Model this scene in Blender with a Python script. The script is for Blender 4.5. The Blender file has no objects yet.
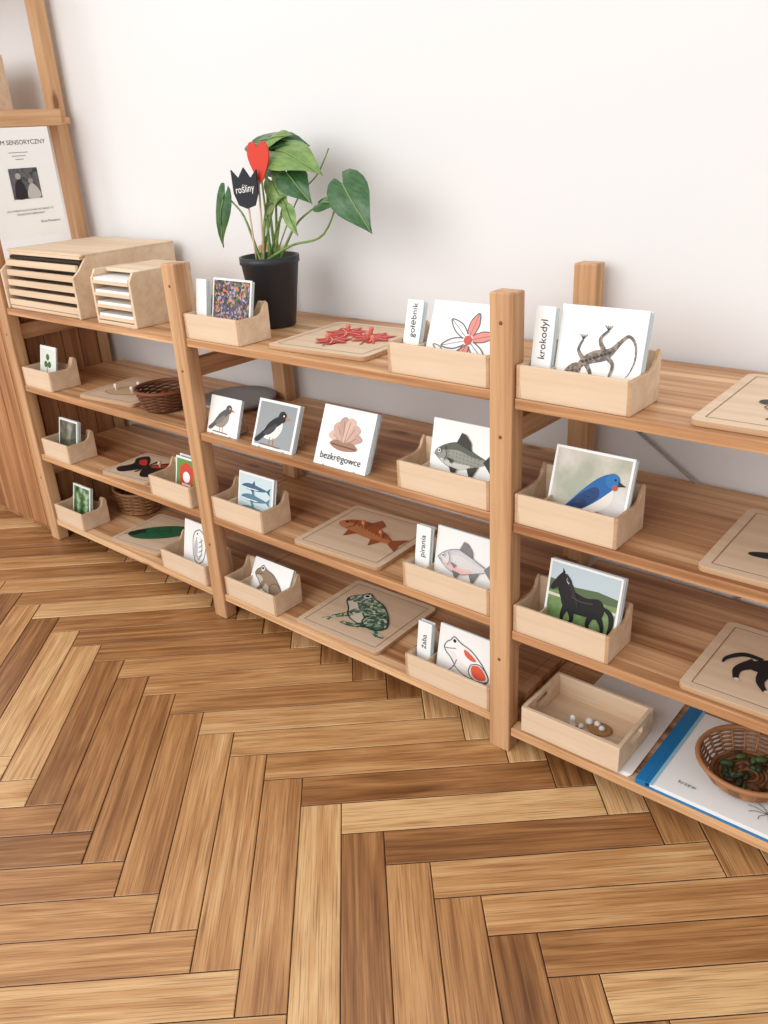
import bpy, math, random
from mathutils import Matrix, Vector, geometry
random.seed(7)
scene=bpy.context.scene
H=1.07; YF=1.062; YW=1.40
# ------------------------------------------------------------------ materials
def lin(c):
    return tuple(((v/255)/12.92 if v/255<=.04045 else ((v/255+.055)/1.055)**2.4) for v in c)+(1,)
_m={}
def col(r,g,b,rough=.55,metal=0,spec=.4):
    k=('c',r,g,b,rough,metal)
    if k in _m: return _m[k]
    m=bpy.data.materials.new('paint_%d_%d_%d'%(r,g,b)); m.use_nodes=True
    p=m.node_tree.nodes['Principled BSDF']; p.inputs['Base Color'].default_value=lin((r,g,b))
    p.inputs['Roughness'].default_value=rough; p.inputs['Metallic'].default_value=metal
    p.inputs['Specular IOR Level'].default_value=spec
    _m[k]=m; return m
def nn(nt,t,**kw):
    n=nt.nodes.new(t)
    for k,v in kw.items():
        if k in n.inputs: n.inputs[k].default_value=v
        else: setattr(n,k,v)
    return n
def ramp(nt,stops):
    r=nt.nodes.new('ShaderNodeValToRGB'); e=r.color_ramp.elements
    while len(e)<len(stops): e.new(.5)
    for i,(p,c) in enumerate(stops): e[i].position=p; e[i].color=lin(c)
    return r
def wood(name,light,mid,dark,axis='x',sc=1.0,lam=0.0,rough=.5,streak=.5,knots=False,lo=.35,hi=.64):
    if name in _m: return _m[name]
    m=bpy.data.materials.new(name); m.use_nodes=True; nt=m.node_tree; L=nt.links
    p=nt.nodes['Principled BSDF']; p.inputs['Roughness'].default_value=rough; p.inputs['Specular IOR Level'].default_value=.35
    tc=nn(nt,'ShaderNodeTexCoord'); mp=nn(nt,'ShaderNodeMapping')
    s={'x':(2.2,60,60),'y':(60,2.2,60),'z':(60,60,2.2)}[axis]
    mp.inputs['Scale'].default_value=[v*sc for v in s]
    L.new(tc.outputs['Object'],mp.inputs['Vector'])
    n1=nn(nt,'ShaderNodeTexNoise',Scale=1.0,Detail=6,Roughness=.65,Distortion=.5); L.new(mp.outputs[0],n1.inputs['Vector'])
    mp2=nn(nt,'ShaderNodeMapping'); mp2.inputs['Scale'].default_value=[v*.24*sc for v in s]; L.new(tc.outputs['Object'],mp2.inputs['Vector'])
    n2=nn(nt,'ShaderNodeTexNoise',Scale=1.0,Detail=3,Distortion=1.6); L.new(mp2.outputs[0],n2.inputs['Vector'])
    mx=nn(nt,'ShaderNodeMath',operation='MULTIPLY_ADD'); L.new(n1.outputs[0],mx.inputs[0]); mx.inputs[1].default_value=streak
    mul=nn(nt,'ShaderNodeMath',operation='MULTIPLY'); L.new(n2.outputs[0],mul.inputs[0]); mul.inputs[1].default_value=1-streak
    L.new(mul.outputs[0],mx.inputs[2]); val=mx.outputs[0]
    if lam>0:
        sx=nn(nt,'ShaderNodeSeparateXYZ'); L.new(tc.outputs['Object'],sx.inputs[0])
        d=nn(nt,'ShaderNodeMath',operation='MULTIPLY_ADD'); L.new(sx.outputs['Y' if axis!='y' else 'X'],d.inputs[0]); d.inputs[1].default_value=1/lam; d.inputs[2].default_value=.37
        f=nn(nt,'ShaderNodeMath',operation='FLOOR'); L.new(d.outputs[0],f.inputs[0])
        zz=nn(nt,'ShaderNodeMath',operation='MULTIPLY_ADD'); L.new(sx.outputs['Z'],zz.inputs[0]); zz.inputs[1].default_value=7.0; L.new(f.outputs[0],zz.inputs[2])
        f2=nn(nt,'ShaderNodeMath',operation='FLOOR'); L.new(zz.outputs[0],f2.inputs[0])
        wn=nn(nt,'ShaderNodeTexWhiteNoise',noise_dimensions='1D'); L.new(f2.outputs[0],wn.inputs['W'])
        a=nn(nt,'ShaderNodeMath',operation='MULTIPLY_ADD'); L.new(wn.outputs['Value'],a.inputs[0]); a.inputs[1].default_value=.16; 
        a2=nn(nt,'ShaderNodeMath',operation='SUBTRACT'); L.new(val,a2.inputs[0]); a2.inputs[1].default_value=.08
        L.new(a2.outputs[0],a.inputs[2]); val=a.outputs[0]
    r=ramp(nt,[(lo,dark),(.5,mid),(hi,light)]); L.new(val,r.inputs[0]); out=r.outputs[0]
    if knots:
        mk=nn(nt,'ShaderNodeMapping'); ks={'x':(3.0,9,9),'y':(9,3,9),'z':(9,9,3)}[axis]; mk.inputs['Scale'].default_value=ks; L.new(tc.outputs['Object'],mk.inputs['Vector'])
        vo=nn(nt,'ShaderNodeTexVoronoi',Scale=1.0); L.new(mk.outputs[0],vo.inputs['Vector'])
        rk=nn(nt,'ShaderNodeMapRange'); rk.inputs[1].default_value=.05; rk.inputs[2].default_value=.11; rk.inputs[3].default_value=.8; rk.inputs[4].default_value=0
        L.new(vo.outputs['Distance'],rk.inputs[0])
        mc=nn(nt,'ShaderNodeMix',data_type='RGBA'); L.new(rk.outputs[0],mc.inputs[0]); L.new(out,mc.inputs[6]); mc.inputs[7].default_value=lin((112,64,36)); out=mc.outputs[2]
    L.new(out,p.inputs['Base Color'])
    b=nn(nt,'ShaderNodeBump',Strength=.12,Distance=.001); L.new(n1.outputs[0],b.inputs['Height']); L.new(b.outputs[0],p.inputs['Normal'])
    _m[name]=m; return m
pine_x=wood('pine_board',(230,190,146),(202,153,108),(148,98,62),'x',1,.062,knots=True,rough=.42,lo=.34,hi=.62)
pine_y=wood('pine_rail',(216,174,132),(194,146,104),(156,108,70),'y',1)
pine_z=wood('pine_post',(216,176,134),(198,154,112),(162,114,76),'z',1,knots=True)
cab_z=wood('pine_cabinet',(196,144,98),(168,116,76),(118,74,46),'z',.8)
birch=wood('birch_plywood',(231,208,182),(221,195,165),(206,177,145),'x',.8,rough=.6)
birch_p=wood('puzzle_plywood',(229,205,178),(219,192,162),(206,176,145),'x',.6,rough=.6)
ply_edge=wood('plywood_edge',(205,174,140),(192,154,118),(172,132,96),'x',1.2)
groove=col(150,110,78)
def photo_mat(name,cols,scale=30,kind='noise'):
    if name in _m: return _m[name]
    m=bpy.data.materials.new(name); m.use_nodes=True; nt=m.node_tree; L=nt.links; p=nt.nodes['Principled BSDF']; p.inputs['Roughness'].default_value=.35
    tc=nn(nt,'ShaderNodeTexCoord')
    if kind=='noise':
        n=nn(nt,'ShaderNodeTexNoise',Scale=scale,Detail=3); src=n.outputs[0]; lo,hi=.35,.65
    else:
        n=nn(nt,'ShaderNodeTexVoronoi',Scale=scale); 
        s=nn(nt,'ShaderNodeSeparateXYZ'); L.new(n.outputs['Color'],s.inputs[0]); src=s.outputs[0]; lo,hi=0,1
    L.new(tc.outputs['Object'],n.inputs['Vector'])
    k=len(cols); r=ramp(nt,[(lo+(hi-lo)*i/max(1,k-1),c) for i,c in enumerate(cols)])
    if kind!='noise': r.color_ramp.interpolation='CONSTANT'
    L.new(src,r.inputs[0]); L.new(r.outputs[0],p.inputs['Base Color']); _m[name]=m; return m
WHITE=col(243,243,241,.4); CREAM=col(232,228,220,.5); BLK=col(22,22,24); EDGE=col(205,222,226,.4)
# ------------------------------------------------------------------ mesh builder
def cr(pts,n=8,closed=False):
    P=[Vector(p) for p in pts]; N=len(P); out=[]
    for i in range(N if closed else N-1):
        if closed: a,b,c,d=P[(i-1)%N],P[i],P[(i+1)%N],P[(i+2)%N]
        else: a,b,c,d=P[max(i-1,0)],P[i],P[i+1],P[min(i+2,N-1)]
        for k in range(n):
            t=k/n; out.append(.5*((2*b)+(c-a)*t+(2*a-5*b+4*c-d)*t*t+(3*b-a-3*c+d)*t**3))
    if not closed: out.append(P[-1])
    return out
class MB:
    def __init__(s): s.v=[];s.f=[];s.mi=[];s.mats=[];s.M=Matrix();s.sm=[];s.lay=0
    def m(s,mat):
        if mat not in s.mats: s.mats.append(mat)
        return s.mats.index(mat)
    def add(s,vs,fs,mat,smooth=False):
        o=len(s.v); s.v+=[s.M@Vector(v) for v in vs]; i=s.m(mat)
        for f in fs: s.f.append([o+q for q in f]); s.mi.append(i); s.sm.append(smooth)
    def box(s,a,b,mat):
        x0,y0,z0=a;x1,y1,z1=b
        s.add([(x0,y0,z0),(x1,y0,z0),(x1,y1,z0),(x0,y1,z0),(x0,y0,z1),(x1,y0,z1),(x1,y1,z1),(x0,y1,z1)],
          [(0,3,2,1),(4,5,6,7),(0,1,5,4),(1,2,6,5),(2,3,7,6),(3,0,4,7)],mat)
    def prism(s,pts,axis,lo,hi,mat,side=None):
        def e(p,h): return {'x':(h,p[0],p[1]),'y':(p[0],h,p[1]),'z':(p[0],p[1],h)}[axis]
        n=len(pts); tri=geometry.tessellate_polygon([[Vector((p[0],p[1],0)) for p in pts]])
        vs=[e(p,lo) for p in pts]+[e(p,hi) for p in pts]
        s.add(vs,[tuple(t) for t in tri]+[tuple(n+q for q in reversed(t)) for t in tri],mat)
        s.add(vs,[(i,(i+1)%n,n+(i+1)%n,n+i) for i in range(n)],side or mat)
    def lathe(s,prof,c,mat,n=32,sy=1.0,smooth=True):
        vs=[];fs=[]
        for r,z in prof:
            for k in range(n):
                a=2*math.pi*k/n; vs.append((c[0]+r*math.cos(a),c[1]+sy*r*math.sin(a),c[2]+z))
        for i in range(len(prof)-1):
            for k in range(n):
                k2=(k+1)%n; fs.append((i*n+k,i*n+k2,(i+1)*n+k2,(i+1)*n+k))
        s.add(vs,fs,mat,smooth)
    def tube(s,pts,r,mat,n=6,closed=False):
        P=[Vector(p) for p in pts]; N=len(P); vs=[];fs=[]
        if not hasattr(r,'__len__'): r=[r]*N
        for i,p in enumerate(P):
            t=(P[(i+1)%N]-P[i-1]) if closed else (P[min(i+1,N-1)]-P[max(i-1,0)])
            t.normalize(); up=Vector((0,0,1)) if abs(t.z)<.9 else Vector((1,0,0))
            a=t.cross(up).normalized(); b=t.cross(a)
            for k in range(n):
                q=2*math.pi*k/n; vs.append(p+r[i]*(a*math.cos(q)+b*math.sin(q)))
        for i in range(N if closed else N-1):
            j=(i+1)%N
            for k in range(n): fs.append((i*n+k,i*n+(k+1)%n,j*n+(k+1)%n,j*n+k))
        if not closed: fs+= [tuple(range(n))[::-1],tuple((N-1)*n+k for k in range(n))]
        s.add(vs,fs,mat,True)
    # flat artwork on local XZ plane facing -Y
    def _y(s): s.lay+=1; return -.0003-.00009*s.lay
    def poly(s,pts,mat,smooth=True,n=5,th=0):
        p=[Vector((q[0],q[1],0)) for q in pts]
        if smooth: p=[Vector((q.x,q.y,0)) for q in cr(p,n,True)]
        y=s._y()
        if th: s.prism([(q.x,q.y) for q in p],'y',-th,0,mat); return
        tri=geometry.tessellate_polygon([p]); s.add([(q.x,y,q.y) for q in p],[tuple(t) for t in tri],mat)
    def stroke(s,pts,w,mat,n=6):
        if not hasattr(w,'__len__'): w=[w]*len(pts)
        q=cr([(a[0],a[1],b) for a,b in zip(pts,w)],n); y=s._y(); vs=[];fs=[]
        for i,p in enumerate(q):
            t=q[min(i+1,len(q)-1)]-q[max(i-1,0)]; l=math.hypot(t.x,t.y) or 1; nx,nz=-t.y/l,t.x/l
            vs+=[(p.x+nx*p.z/2,y,p.y+nz*p.z/2),(p.x-nx*p.z/2,y,p.y-nz*p.z/2)]
        for i in range(len(q)-1): fs.append((2*i,2*i+1,2*i+3,2*i+2))
        s.add(vs,fs,mat)
    def text(s,body,size,x,z,mat,rot=0,align='LEFT',bold=0):
        c=bpy.data.curves.new('t','FONT'); c.body=body; c.size=size; c.align_x=align; c.offset=bold; c.resolution_u=3
        o=bpy.data.objects.new('t',c); scene.collection.objects.link(o)
        bpy.context.view_layer.update(); me=bpy.data.meshes.new_from_object(o.evaluated_get(bpy.context.evaluated_depsgraph_get()))
        y=s._y(); cs,sn=math.cos(rot),math.sin(rot)
        s.add([(x+v.co.x*cs-v.co.y*sn,y,z+v.co.x*sn+v.co.y*cs) for v in me.vertices],[tuple(f.vertices) for f in me.polygons],mat)
        bpy.data.objects.remove(o); bpy.data.curves.remove(c); bpy.data.meshes.remove(me)
    def obj(s,name,parent=None,loc=(0,0,0),rot=0,bevel=0,seg=2):
        me=bpy.data.meshes.new(name); me.from_pydata([tuple(v) for v in s.v],[],s.f)
        for m in s.mats: me.materials.append(m)
        me.polygons.foreach_set('material_index',s.mi); me.polygons.foreach_set('use_smooth',s.sm); me.update()
        o=bpy.data.objects.new(name,me); scene.collection.objects.link(o)
        if bevel:
            import bmesh
            bm=bmesh.new(); bm.from_mesh(me); bmesh.ops.remove_doubles(bm,verts=bm.verts,dist=1e-5); bmesh.ops.recalc_face_normals(bm,faces=bm.faces); bm.to_mesh(me); bm.free()
            b=o.modifiers.new('bevel','BEVEL'); b.width=bevel; b.segments=seg; b.limit_method='ANGLE'
        if parent: o.parent=parent
        else: o.location=loc; o.rotation_euler=(0,0,rot)
        return o
def empty(name,loc=(0,0,0),rot=0):
    o=bpy.data.objects.new(name,None); o.empty_display_size=.05; scene.collection.objects.link(o); o.location=loc; o.rotation_euler=(0,0,rot); return o
T=Matrix.Translation
def RX(a): return Matrix.Rotation(a,4,'X')
def RZ(a): return Matrix.Rotation(a,4,'Z')
def RY(a): return Matrix.Rotation(a,4,'Y')
# ------------------------------------------------------------------ pictures (unit coords scaled to w,h)
class Pic:
    def __init__(s,mb,w,h): s.mb=mb;s.w=w;s.h=h
    def P(s,pts,c,smooth=True,th=0): s.mb.poly([(x*s.w,y*s.h) for x,y in pts],c if not isinstance(c,tuple) else col(*c),smooth,th=th)
    def S(s,pts,w,c): s.mb.stroke([(x*s.w,y*s.h) for x,y in pts],[q*s.w for q in w] if hasattr(w,'__len__') else w*s.w,c if not isinstance(c,tuple) else col(*c))
    def E(s,x,y,r,c,ry=None): s.P([(x+r*math.cos(a*math.pi/4),y+(ry or r*s.w/s.h)*math.sin(a*math.pi/4)) for a in range(8)],c)
    def bg(s,c,m=.06): s.P([(m,m),(1-m,m),(1-m,1-m),(m,1-m)],c,False)
def lizard(p):
    c=photo_mat('lizard_skin',[(84,72,64),(140,122,106),(104,90,80),(160,146,130)],260,'v'); d=(62,52,46)
    p.S([(.26,.3),(.34,.4),(.45,.46),(.58,.5),(.66,.56),(.74,.66),(.82,.72),(.9,.64),(.92,.48),(.88,.34),(.84,.28)],[.05,.09,.13,.12,.07,.045,.035,.028,.02,.012,.004],c)
    p.P([(.1,.2),(.14,.3),(.22,.37),(.31,.37),(.31,.28),(.22,.18),(.13,.13)],c)
    for q in([(.34,.42),(.26,.52),(.3,.64)],[(.37,.38),(.44,.26),(.38,.17)],[(.56,.54),(.5,.66),(.58,.76)],[(.6,.48),(.68,.4),(.66,.28)]):
        p.S(q,[.055,.035,.024],c)
        e=q[-1]
        for a in(-.045,-.015,.015,.045): p.S([e,(e[0]+a,e[1]+(.055 if e[1]>.45 else -.055))],.008,d)
    for t in range(8): p.E(.33+t*.042,.4+t*.018,.013,d)
    p.E(.17,.27,.013,BLK); p.S([(.1,.17),(.18,.22),(.26,.25)],.007,d)
def fish(p,body=(150,150,140),back=(92,96,84),fin=(60,58,52),red=None,lines=False,y0=.5,k=1):
    Y=lambda v:y0+(v-.5)*k
    p.P([(.06,Y(.5)),(.2,Y(.64)),(.42,Y(.71)),(.65,Y(.6)),(.8,Y(.53)),(.8,Y(.46)),(.62,Y(.38)),(.4,Y(.3)),(.2,Y(.36))],body)
    p.P([(.08,Y(.52)),(.2,Y(.64)),(.42,Y(.71)),(.65,Y(.6)),(.8,Y(.53)),(.6,Y(.54)),(.4,Y(.59)),(.2,Y(.56))],back)
    p.P([(.14,Y(.42)),(.25,Y(.35)),(.45,Y(.31)),(.6,Y(.4)),(.4,Y(.4)),(.25,Y(.42))],red or (206,204,194))
    for i in range(9):
        for j in range(3): p.E(.28+i*.055,Y(.44+j*.055-.004*i),.006,back,.009*k)
    p.P([(.78,Y(.5)),(.87,Y(.62)),(.96,Y(.7)),(.92,Y(.5)),(.95,Y(.28)),(.86,Y(.4))],fin,False)
    p.P([(.38,Y(.7)),(.44,Y(.86)),(.5,Y(.84)),(.58,Y(.74)),(.6,Y(.62))],fin,False)
    p.P([(.56,Y(.36)),(.62,Y(.2)),(.72,Y(.42))],fin,False); p.P([(.3,Y(.34)),(.36,Y(.2)),(.42,Y(.32))],fin,False)
    p.P([(.25,Y(.47)),(.36,Y(.44)),(.33,Y(.38))],fin,False)
    p.E(.14,Y(.54),.024,WHITE); p.E(.14,Y(.54),.014,BLK); p.S([(.22,Y(.62)),(.25,Y(.5)),(.22,Y(.4))],.01,fin); p.S([(.06,Y(.49)),(.12,Y(.46))],.008,fin)
    if lines:
        p.S([(.06,Y(.5)),(.2,Y(.64)),(.42,Y(.71)),(.65,Y(.6)),(.8,Y(.53))],.009,fin); p.S([(.06,Y(.5)),(.2,Y(.36)),(.4,Y(.3)),(.62,Y(.38)),(.8,Y(.46))],.009,fin)
def swallow(p):
    p.bg(photo_mat('photo_meadow',[(160,164,144),(196,190,176),(214,210,206)],14),.03)
    p.S([(.03,.1),(.3,.13),(.6,.22),(.97,.16)],[.05,.08,.06,.06],(126,92,66)); p.S([(.03,.12),(.3,.16),(.6,.24)],.015,(170,140,110))
    p.P([(.4,.26),(.55,.22),(.72,.3),(.82,.46),(.74,.62),(.54,.5)],(232,222,212))
    p.P([(.06,.1),(.24,.24),(.42,.48),(.6,.68),(.76,.76),(.82,.62),(.7,.46),(.56,.32),(.4,.2),(.24,.12)],(22,96,160))
    p.P([(.26,.24),(.44,.46),(.6,.56),(.64,.44),(.5,.28),(.34,.18)],(16,58,110)); p.S([(.5,.34),(.3,.18),(.06,.04)],[.08,.05,.006],(20,44,84)); p.S([(.4,.26),(.22,.12),(.1,.02)],[.05,.025,.005],(24,60,104))
    for i in range(4): p.S([(.34+.06*i,.28+.07*i),(.44+.05*i,.3+.06*i)],.01,(12,40,80))
    p.E(.78,.68,.088,(30,112,176)); p.P([(.85,.69),(.95,.64),(.85,.62)],(30,30,34),False); p.E(.82,.6,.034,(176,86,52)); p.E(.81,.7,.014,BLK)
    p.S([(.58,.24),(.57,.16)],.012,BLK);p.S([(.64,.25),(.64,.18)],.012,BLK)
def horse(p):
    p.bg(photo_mat('photo_pasture',[(96,128,72),(126,150,98),(150,170,120)],40),.03)
    p.P([(.03,.6),(.97,.6),(.97,.97),(.03,.97)],(190,206,214),False); p.P([(.03,.56),(.3,.62),(.6,.58),(.97,.6),(.97,.7),(.7,.73),(.4,.7),(.03,.74)],(88,108,74),False)
    p.P([(.03,.5),(.97,.48),(.97,.52),(.03,.54)],(216,208,190),False)
    c=(24,22,24)
    p.P([(.22,.56),(.34,.64),(.55,.6),(.74,.63),(.82,.5),(.76,.36),(.55,.34),(.36,.34),(.24,.42)],c)
    p.S([(.34,.5),(.24,.64),(.18,.78)],[.24,.17,.1],c); p.P([(.2,.86),(.12,.76),(.05,.62),(.08,.58),(.14,.62),(.22,.7),(.26,.8)],c); p.P([(.19,.84),(.19,.92),(.23,.86)],c,False)
    for q in([(.3,.4),(.26,.24),(.3,.1)],[(.36,.38),(.4,.24),(.34,.12)],[(.66,.4),(.62,.24),(.68,.08)],[(.74,.42),(.82,.26),(.8,.1)]): p.S(q,[.1,.05,.035],c)
    p.S([(.78,.54),(.9,.48),(.93,.34),(.9,.2)],[.04,.07,.06,.02],c)
    for i in range(5): p.S([(.24+.03*i,.84-.06*i),(.32+.03*i,.76-.06*i),(.34+.03*i,.66-.06*i)],[.03,.03,.01],(46,40,40))
    p.S([(.36,.56),(.5,.53),(.66,.55)],.015,(72,66,66))
def bird(p,bgc,body=(30,30,34),belly=(230,228,222),beak=(190,120,50)):
    if bgc: p.bg(bgc,.05)
    p.P([(.2,.3),(.3,.2),(.52,.22),(.66,.4),(.66,.6),(.5,.62),(.32,.5)],belly)
    p.P([(.04,.14),(.2,.32),(.36,.56),(.56,.7),(.66,.6),(.5,.44),(.34,.3),(.14,.1)],body)
    p.P([(.24,.3),(.4,.46),(.54,.54),(.5,.4),(.36,.28)],tuple(min(255,v+34) for v in body)); p.E(.64,.7,.1,body); p.P([(.72,.72),(.86,.67),(.72,.65)],beak,False); p.E(.67,.73,.016,WHITE)
    p.S([(.42,.24),(.42,.08)],.015,beak);p.S([(.5,.24),(.52,.08)],.015,beak); p.S([(.2,.07),(.7,.06)],.025,(130,104,84))
def shell(p):
    for i,(a,b) in enumerate([(.28,.5),(.34,.64),(.44,.74),(.56,.74),(.66,.64),(.72,.5)]):
        p.P([(.5,.36),(a-.08,b-.02),(a-.03,b+.1),(a+.05,b+.1),(a+.1,b)],(214-12*(i%3),182-14*(i%3),164-10*(i%3)),True); p.S([(.5,.38),(a,b+.04)],.01,(150,110,92))
    p.P([(.24,.38),(.36,.46),(.5,.43),(.64,.46),(.78,.36),(.6,.3),(.4,.3)],(160,120,98)); p.S([(.28,.38),(.5,.37),(.74,.36)],.02,(100,68,52))
    p.mb.text('bezkręgowce',.145*p.w,.5*p.w,.11*p.h,BLK,0,'CENTER')
def starline(p):
    k=(110,102,100)
    for i in range(6):
        a=i*math.pi/3+.3; x,y=.55+.36*math.cos(a),.48+.4*math.sin(a)
        q=[(.55+.07*math.cos(a+.6),.48+.09*math.sin(a+.6)),(.55+.22*math.cos(a+.28),.48+.26*math.sin(a+.28)),(x,y),(.55+.22*math.cos(a-.28),.48+.26*math.sin(a-.28)),(.55+.07*math.cos(a-.6),.48+.09*math.sin(a-.6))]
        if i in(0,1,4): p.P(q,(230,140,130),False)
        p.S(q,.013,k); p.S([(.55,.48),((x+.55)/2,(y+.48)/2),(x,y)],.006,k)
    p.S([(.55,.42),(.3,.2),(.1,.14)],.013,k); p.S([(.3,.2),(.2,.34),(.1,.36),(.2,.24),(.3,.2)],.01,k); p.E(.55,.48,.05,(200,84,74))
def sharks(p):
    p.bg(col(206,224,228),.04)
    for y,s,c in((.7,.8,(70,104,130)),(.46,.9,(96,130,150)),(.22,.7,(120,140,150))):
        p.P([(.1,y),(.3,y+.1*s),(.6,y+.07*s),(.84,y+.01),(.6,y-.06*s),(.3,y-.08*s)],c); p.P([(.38,y+.07*s),(.46,y+.2*s),(.5,y+.06*s)],c,False); p.P([(.12,y-.01),(.3,y-.02),(.6,y-.02),(.4,y-.07*s),(.2,y-.05*s)],(226,232,232))
        p.P([(.8,y),(.93,y+.13*s),(.9,y),(.93,y-.08)],c,False); p.P([(.36,y-.04),(.42,y-.16*s),(.48,y-.04)],c,False); p.E(.18,y+.02,.012,BLK)
FB=[(.1,.6),(.14,.7),(.2,.76),(.25,.84),(.32,.8),(.38,.76),(.54,.7),(.7,.56),(.82,.4),(.86,.28),(.76,.2),(.5,.2),(.34,.28),(.24,.42),(.14,.52)]
FT=[(.56,.44),(.68,.5),(.8,.42),(.86,.28),(.78,.18),(.62,.2),(.54,.3)]
def frog(p,skin,belly,line=None,legc=None):
    legc=legc or skin
    p.S([(.66,.24),(.52,.14),(.36,.12)],[.09,.06,.03],legc); p.S([(.74,.2),(.86,.12),(.95,.12)],[.06,.05,.03],legc)
    p.P(FB,skin); p.P([(.14,.54),(.26,.56),(.36,.46),(.5,.36),(.56,.24),(.48,.2),(.34,.28),(.24,.42)],belly); p.P(FT,legc)
    p.S([(.38,.46),(.34,.3),(.26,.2),(.2,.12)],[.09,.06,.045,.03],legc)
    for a in(-.05,-.01,.03): p.S([(.2,.12),(.19+a,.05)],.014,legc)
    p.E(.27,.76,.045,WHITE); p.E(.265,.765,.026,BLK); p.S([(.11,.58),(.2,.6),(.3,.64)],.01,line or (40,40,38))
    if line:
        p.S(FB+[FB[0]],.012,line); p.S(FT+[FT[0]],.012,line); p.S([(.66,.2),(.52,.1),(.36,.09)],.01,line); p.S([(.33,.44),(.29,.3),(.2,.15)],.01,line)
def frogline(p): frog(p,(244,242,240),(236,232,228),(70,64,64),(240,236,232)); p.P([(.58,.42),(.68,.47),(.78,.4),(.82,.28),(.7,.22),(.6,.28)],(224,92,64)); p.P([(.44,.68),(.56,.62),(.64,.54),(.56,.52),(.46,.58)],(224,92,64))
def toad(p): frog(p,(146,122,98),(200,186,166),(92,76,62))
def pigeon(p):
    k=(95,92,92)
    p.S([(.5,.88),(.34,.78),(.3,.55),(.36,.25),(.5,.16),(.66,.28),(.72,.55),(.64,.8),(.5,.88)],.02,k); p.S([(.42,.7),(.4,.45),(.5,.25),(.6,.45),(.56,.7)],.015,k); p.P([(.34,.5),(.42,.66),(.46,.4),(.38,.26)],(190,190,192)); p.E(.44,.78,.02,BLK)
    for i in range(4): p.S([(.5,.3+.1*i),(.62,.38+.1*i)],.012,k)
def clover(p):
    p.bg(col(226,230,218),.08)
    for a in range(3):
        t=a*2.09+1.57; p.E(.5+.13*math.cos(t),.58+.13*math.sin(t),.11,(72,112,62))
    p.S([(.5,.5),(.46,.3),(.5,.12)],.03,(72,112,62))
def flowers(p): p.bg(photo_mat('photo_flowerbed',[(70,92,58),(96,62,120),(40,52,40),(170,150,180),(200,120,70),(88,110,80),(60,40,90)],230,'v'),.03)
def fieldphoto(p): p.bg(photo_mat('photo_field',[(60,70,50),(110,104,84),(150,150,140)],40),.05)
def greenphoto(p): p.bg(photo_mat('photo_fern',[(40,70,40),(84,124,70),(170,190,160)],50),.05)
def redcard(p):
    p.bg(col(96,150,70),.05); p.P([(.2,.2),(.8,.2),(.8,.75),(.5,.9),(.2,.75)],(206,70,46),False); p.E(.5,.5,.16,WHITE); p.S([(.3,.3),(.7,.3)],.06,WHITE)
def card(mb,w,h,pic,t=.0022,stack=1,M=Matrix(),edge=None):
    M0=mb.M; 
    for i in range(stack):
        mb.M=M0@M@T((random.uniform(-1,1)*.0015*(i>0),i*.0034,random.uniform(-1,0)*.003*(i>0)))
        mb.box((0,0,0),(w,t,h),WHITE)
        mb.box((-.0006,t*.3,-.0006),(w+.0006,t*.7,h+.0006),edge or EDGE)
    mb.M=M0@M; mb.lay=0
    if pic: pic(Pic(mb,w,h))
    mb.M=M0
# ------------------------------------------------------------------ wooden card box
def card_box(x,z,pics,w=.195,y=YF+.006,d=.085,rot=0,h=.052,cw=.142,ch=.125,label=None,name='wooden_card_box',div=True,lean=.22,cx=None,yaw=0.0):
    e=empty(name,(x,y,z+.0005),rot); t=.006; mb=MB()
    mb.box((t,t,0),(w-t,d-t,t),birch)
    mb.box((t,0,0),(w-t,t,h),birch)
    ear=h+.026; k=.032
    side=[(0,0),(0,h-.002),(.002,h),(d-k,h)]+[(d-k+k*.62*math.sin(a),h+(ear-h)*(1-math.cos(a))) for a in (.5,.9,1.25)]+[(d-.006,ear),(d,ear-.006),(d,0)]
    mb.prism(side,'x',0,t,birch,ply_edge); mb.prism(side,'x',w-t,w,birch,ply_edge)
    back=[(t,0),(t,ear-.003),(t+.018,ear-.003),(t+.03,h+.006),(t+.036,h),(w-t-.036,h),(w-t-.03,h+.006),(w-t-.018,ear-.003),(w-t,ear-.003),(w-t,0)]
    mb.prism(back,'y',d-t,d,birch)
    if div: mb.box((.043,t,t),(.046,d-t,h-.006),birch)
    mb.obj('box_body',e,bevel=.0012)
    mb=MB()
    c0=cx if cx is not None else (w-t-cw-.001)
    n=len(pics)
    for i,(pf,stk) in enumerate(pics[::-1]):
        j=n-1-i
        card(mb,cw,ch,pf,stack=stk,M=T((c0+ (.0 if j==0 else -.004*j),.030+j*.014,t+.0012))@RZ(yaw)@RX(-lean))
    if label:
        card(mb,.033,ch*.97,None,stack=4,M=T((.0085,.022,t+.0012))@RX(-lean*.7))
        mb.M=T((.0085,.022,t+.0012))@RX(-lean*.7); mb.lay=4; mb.text(label,.0165,.022,.05,BLK,math.pi/2); mb.M=Matrix()
    mb.obj('cards',e)
    return e
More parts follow.
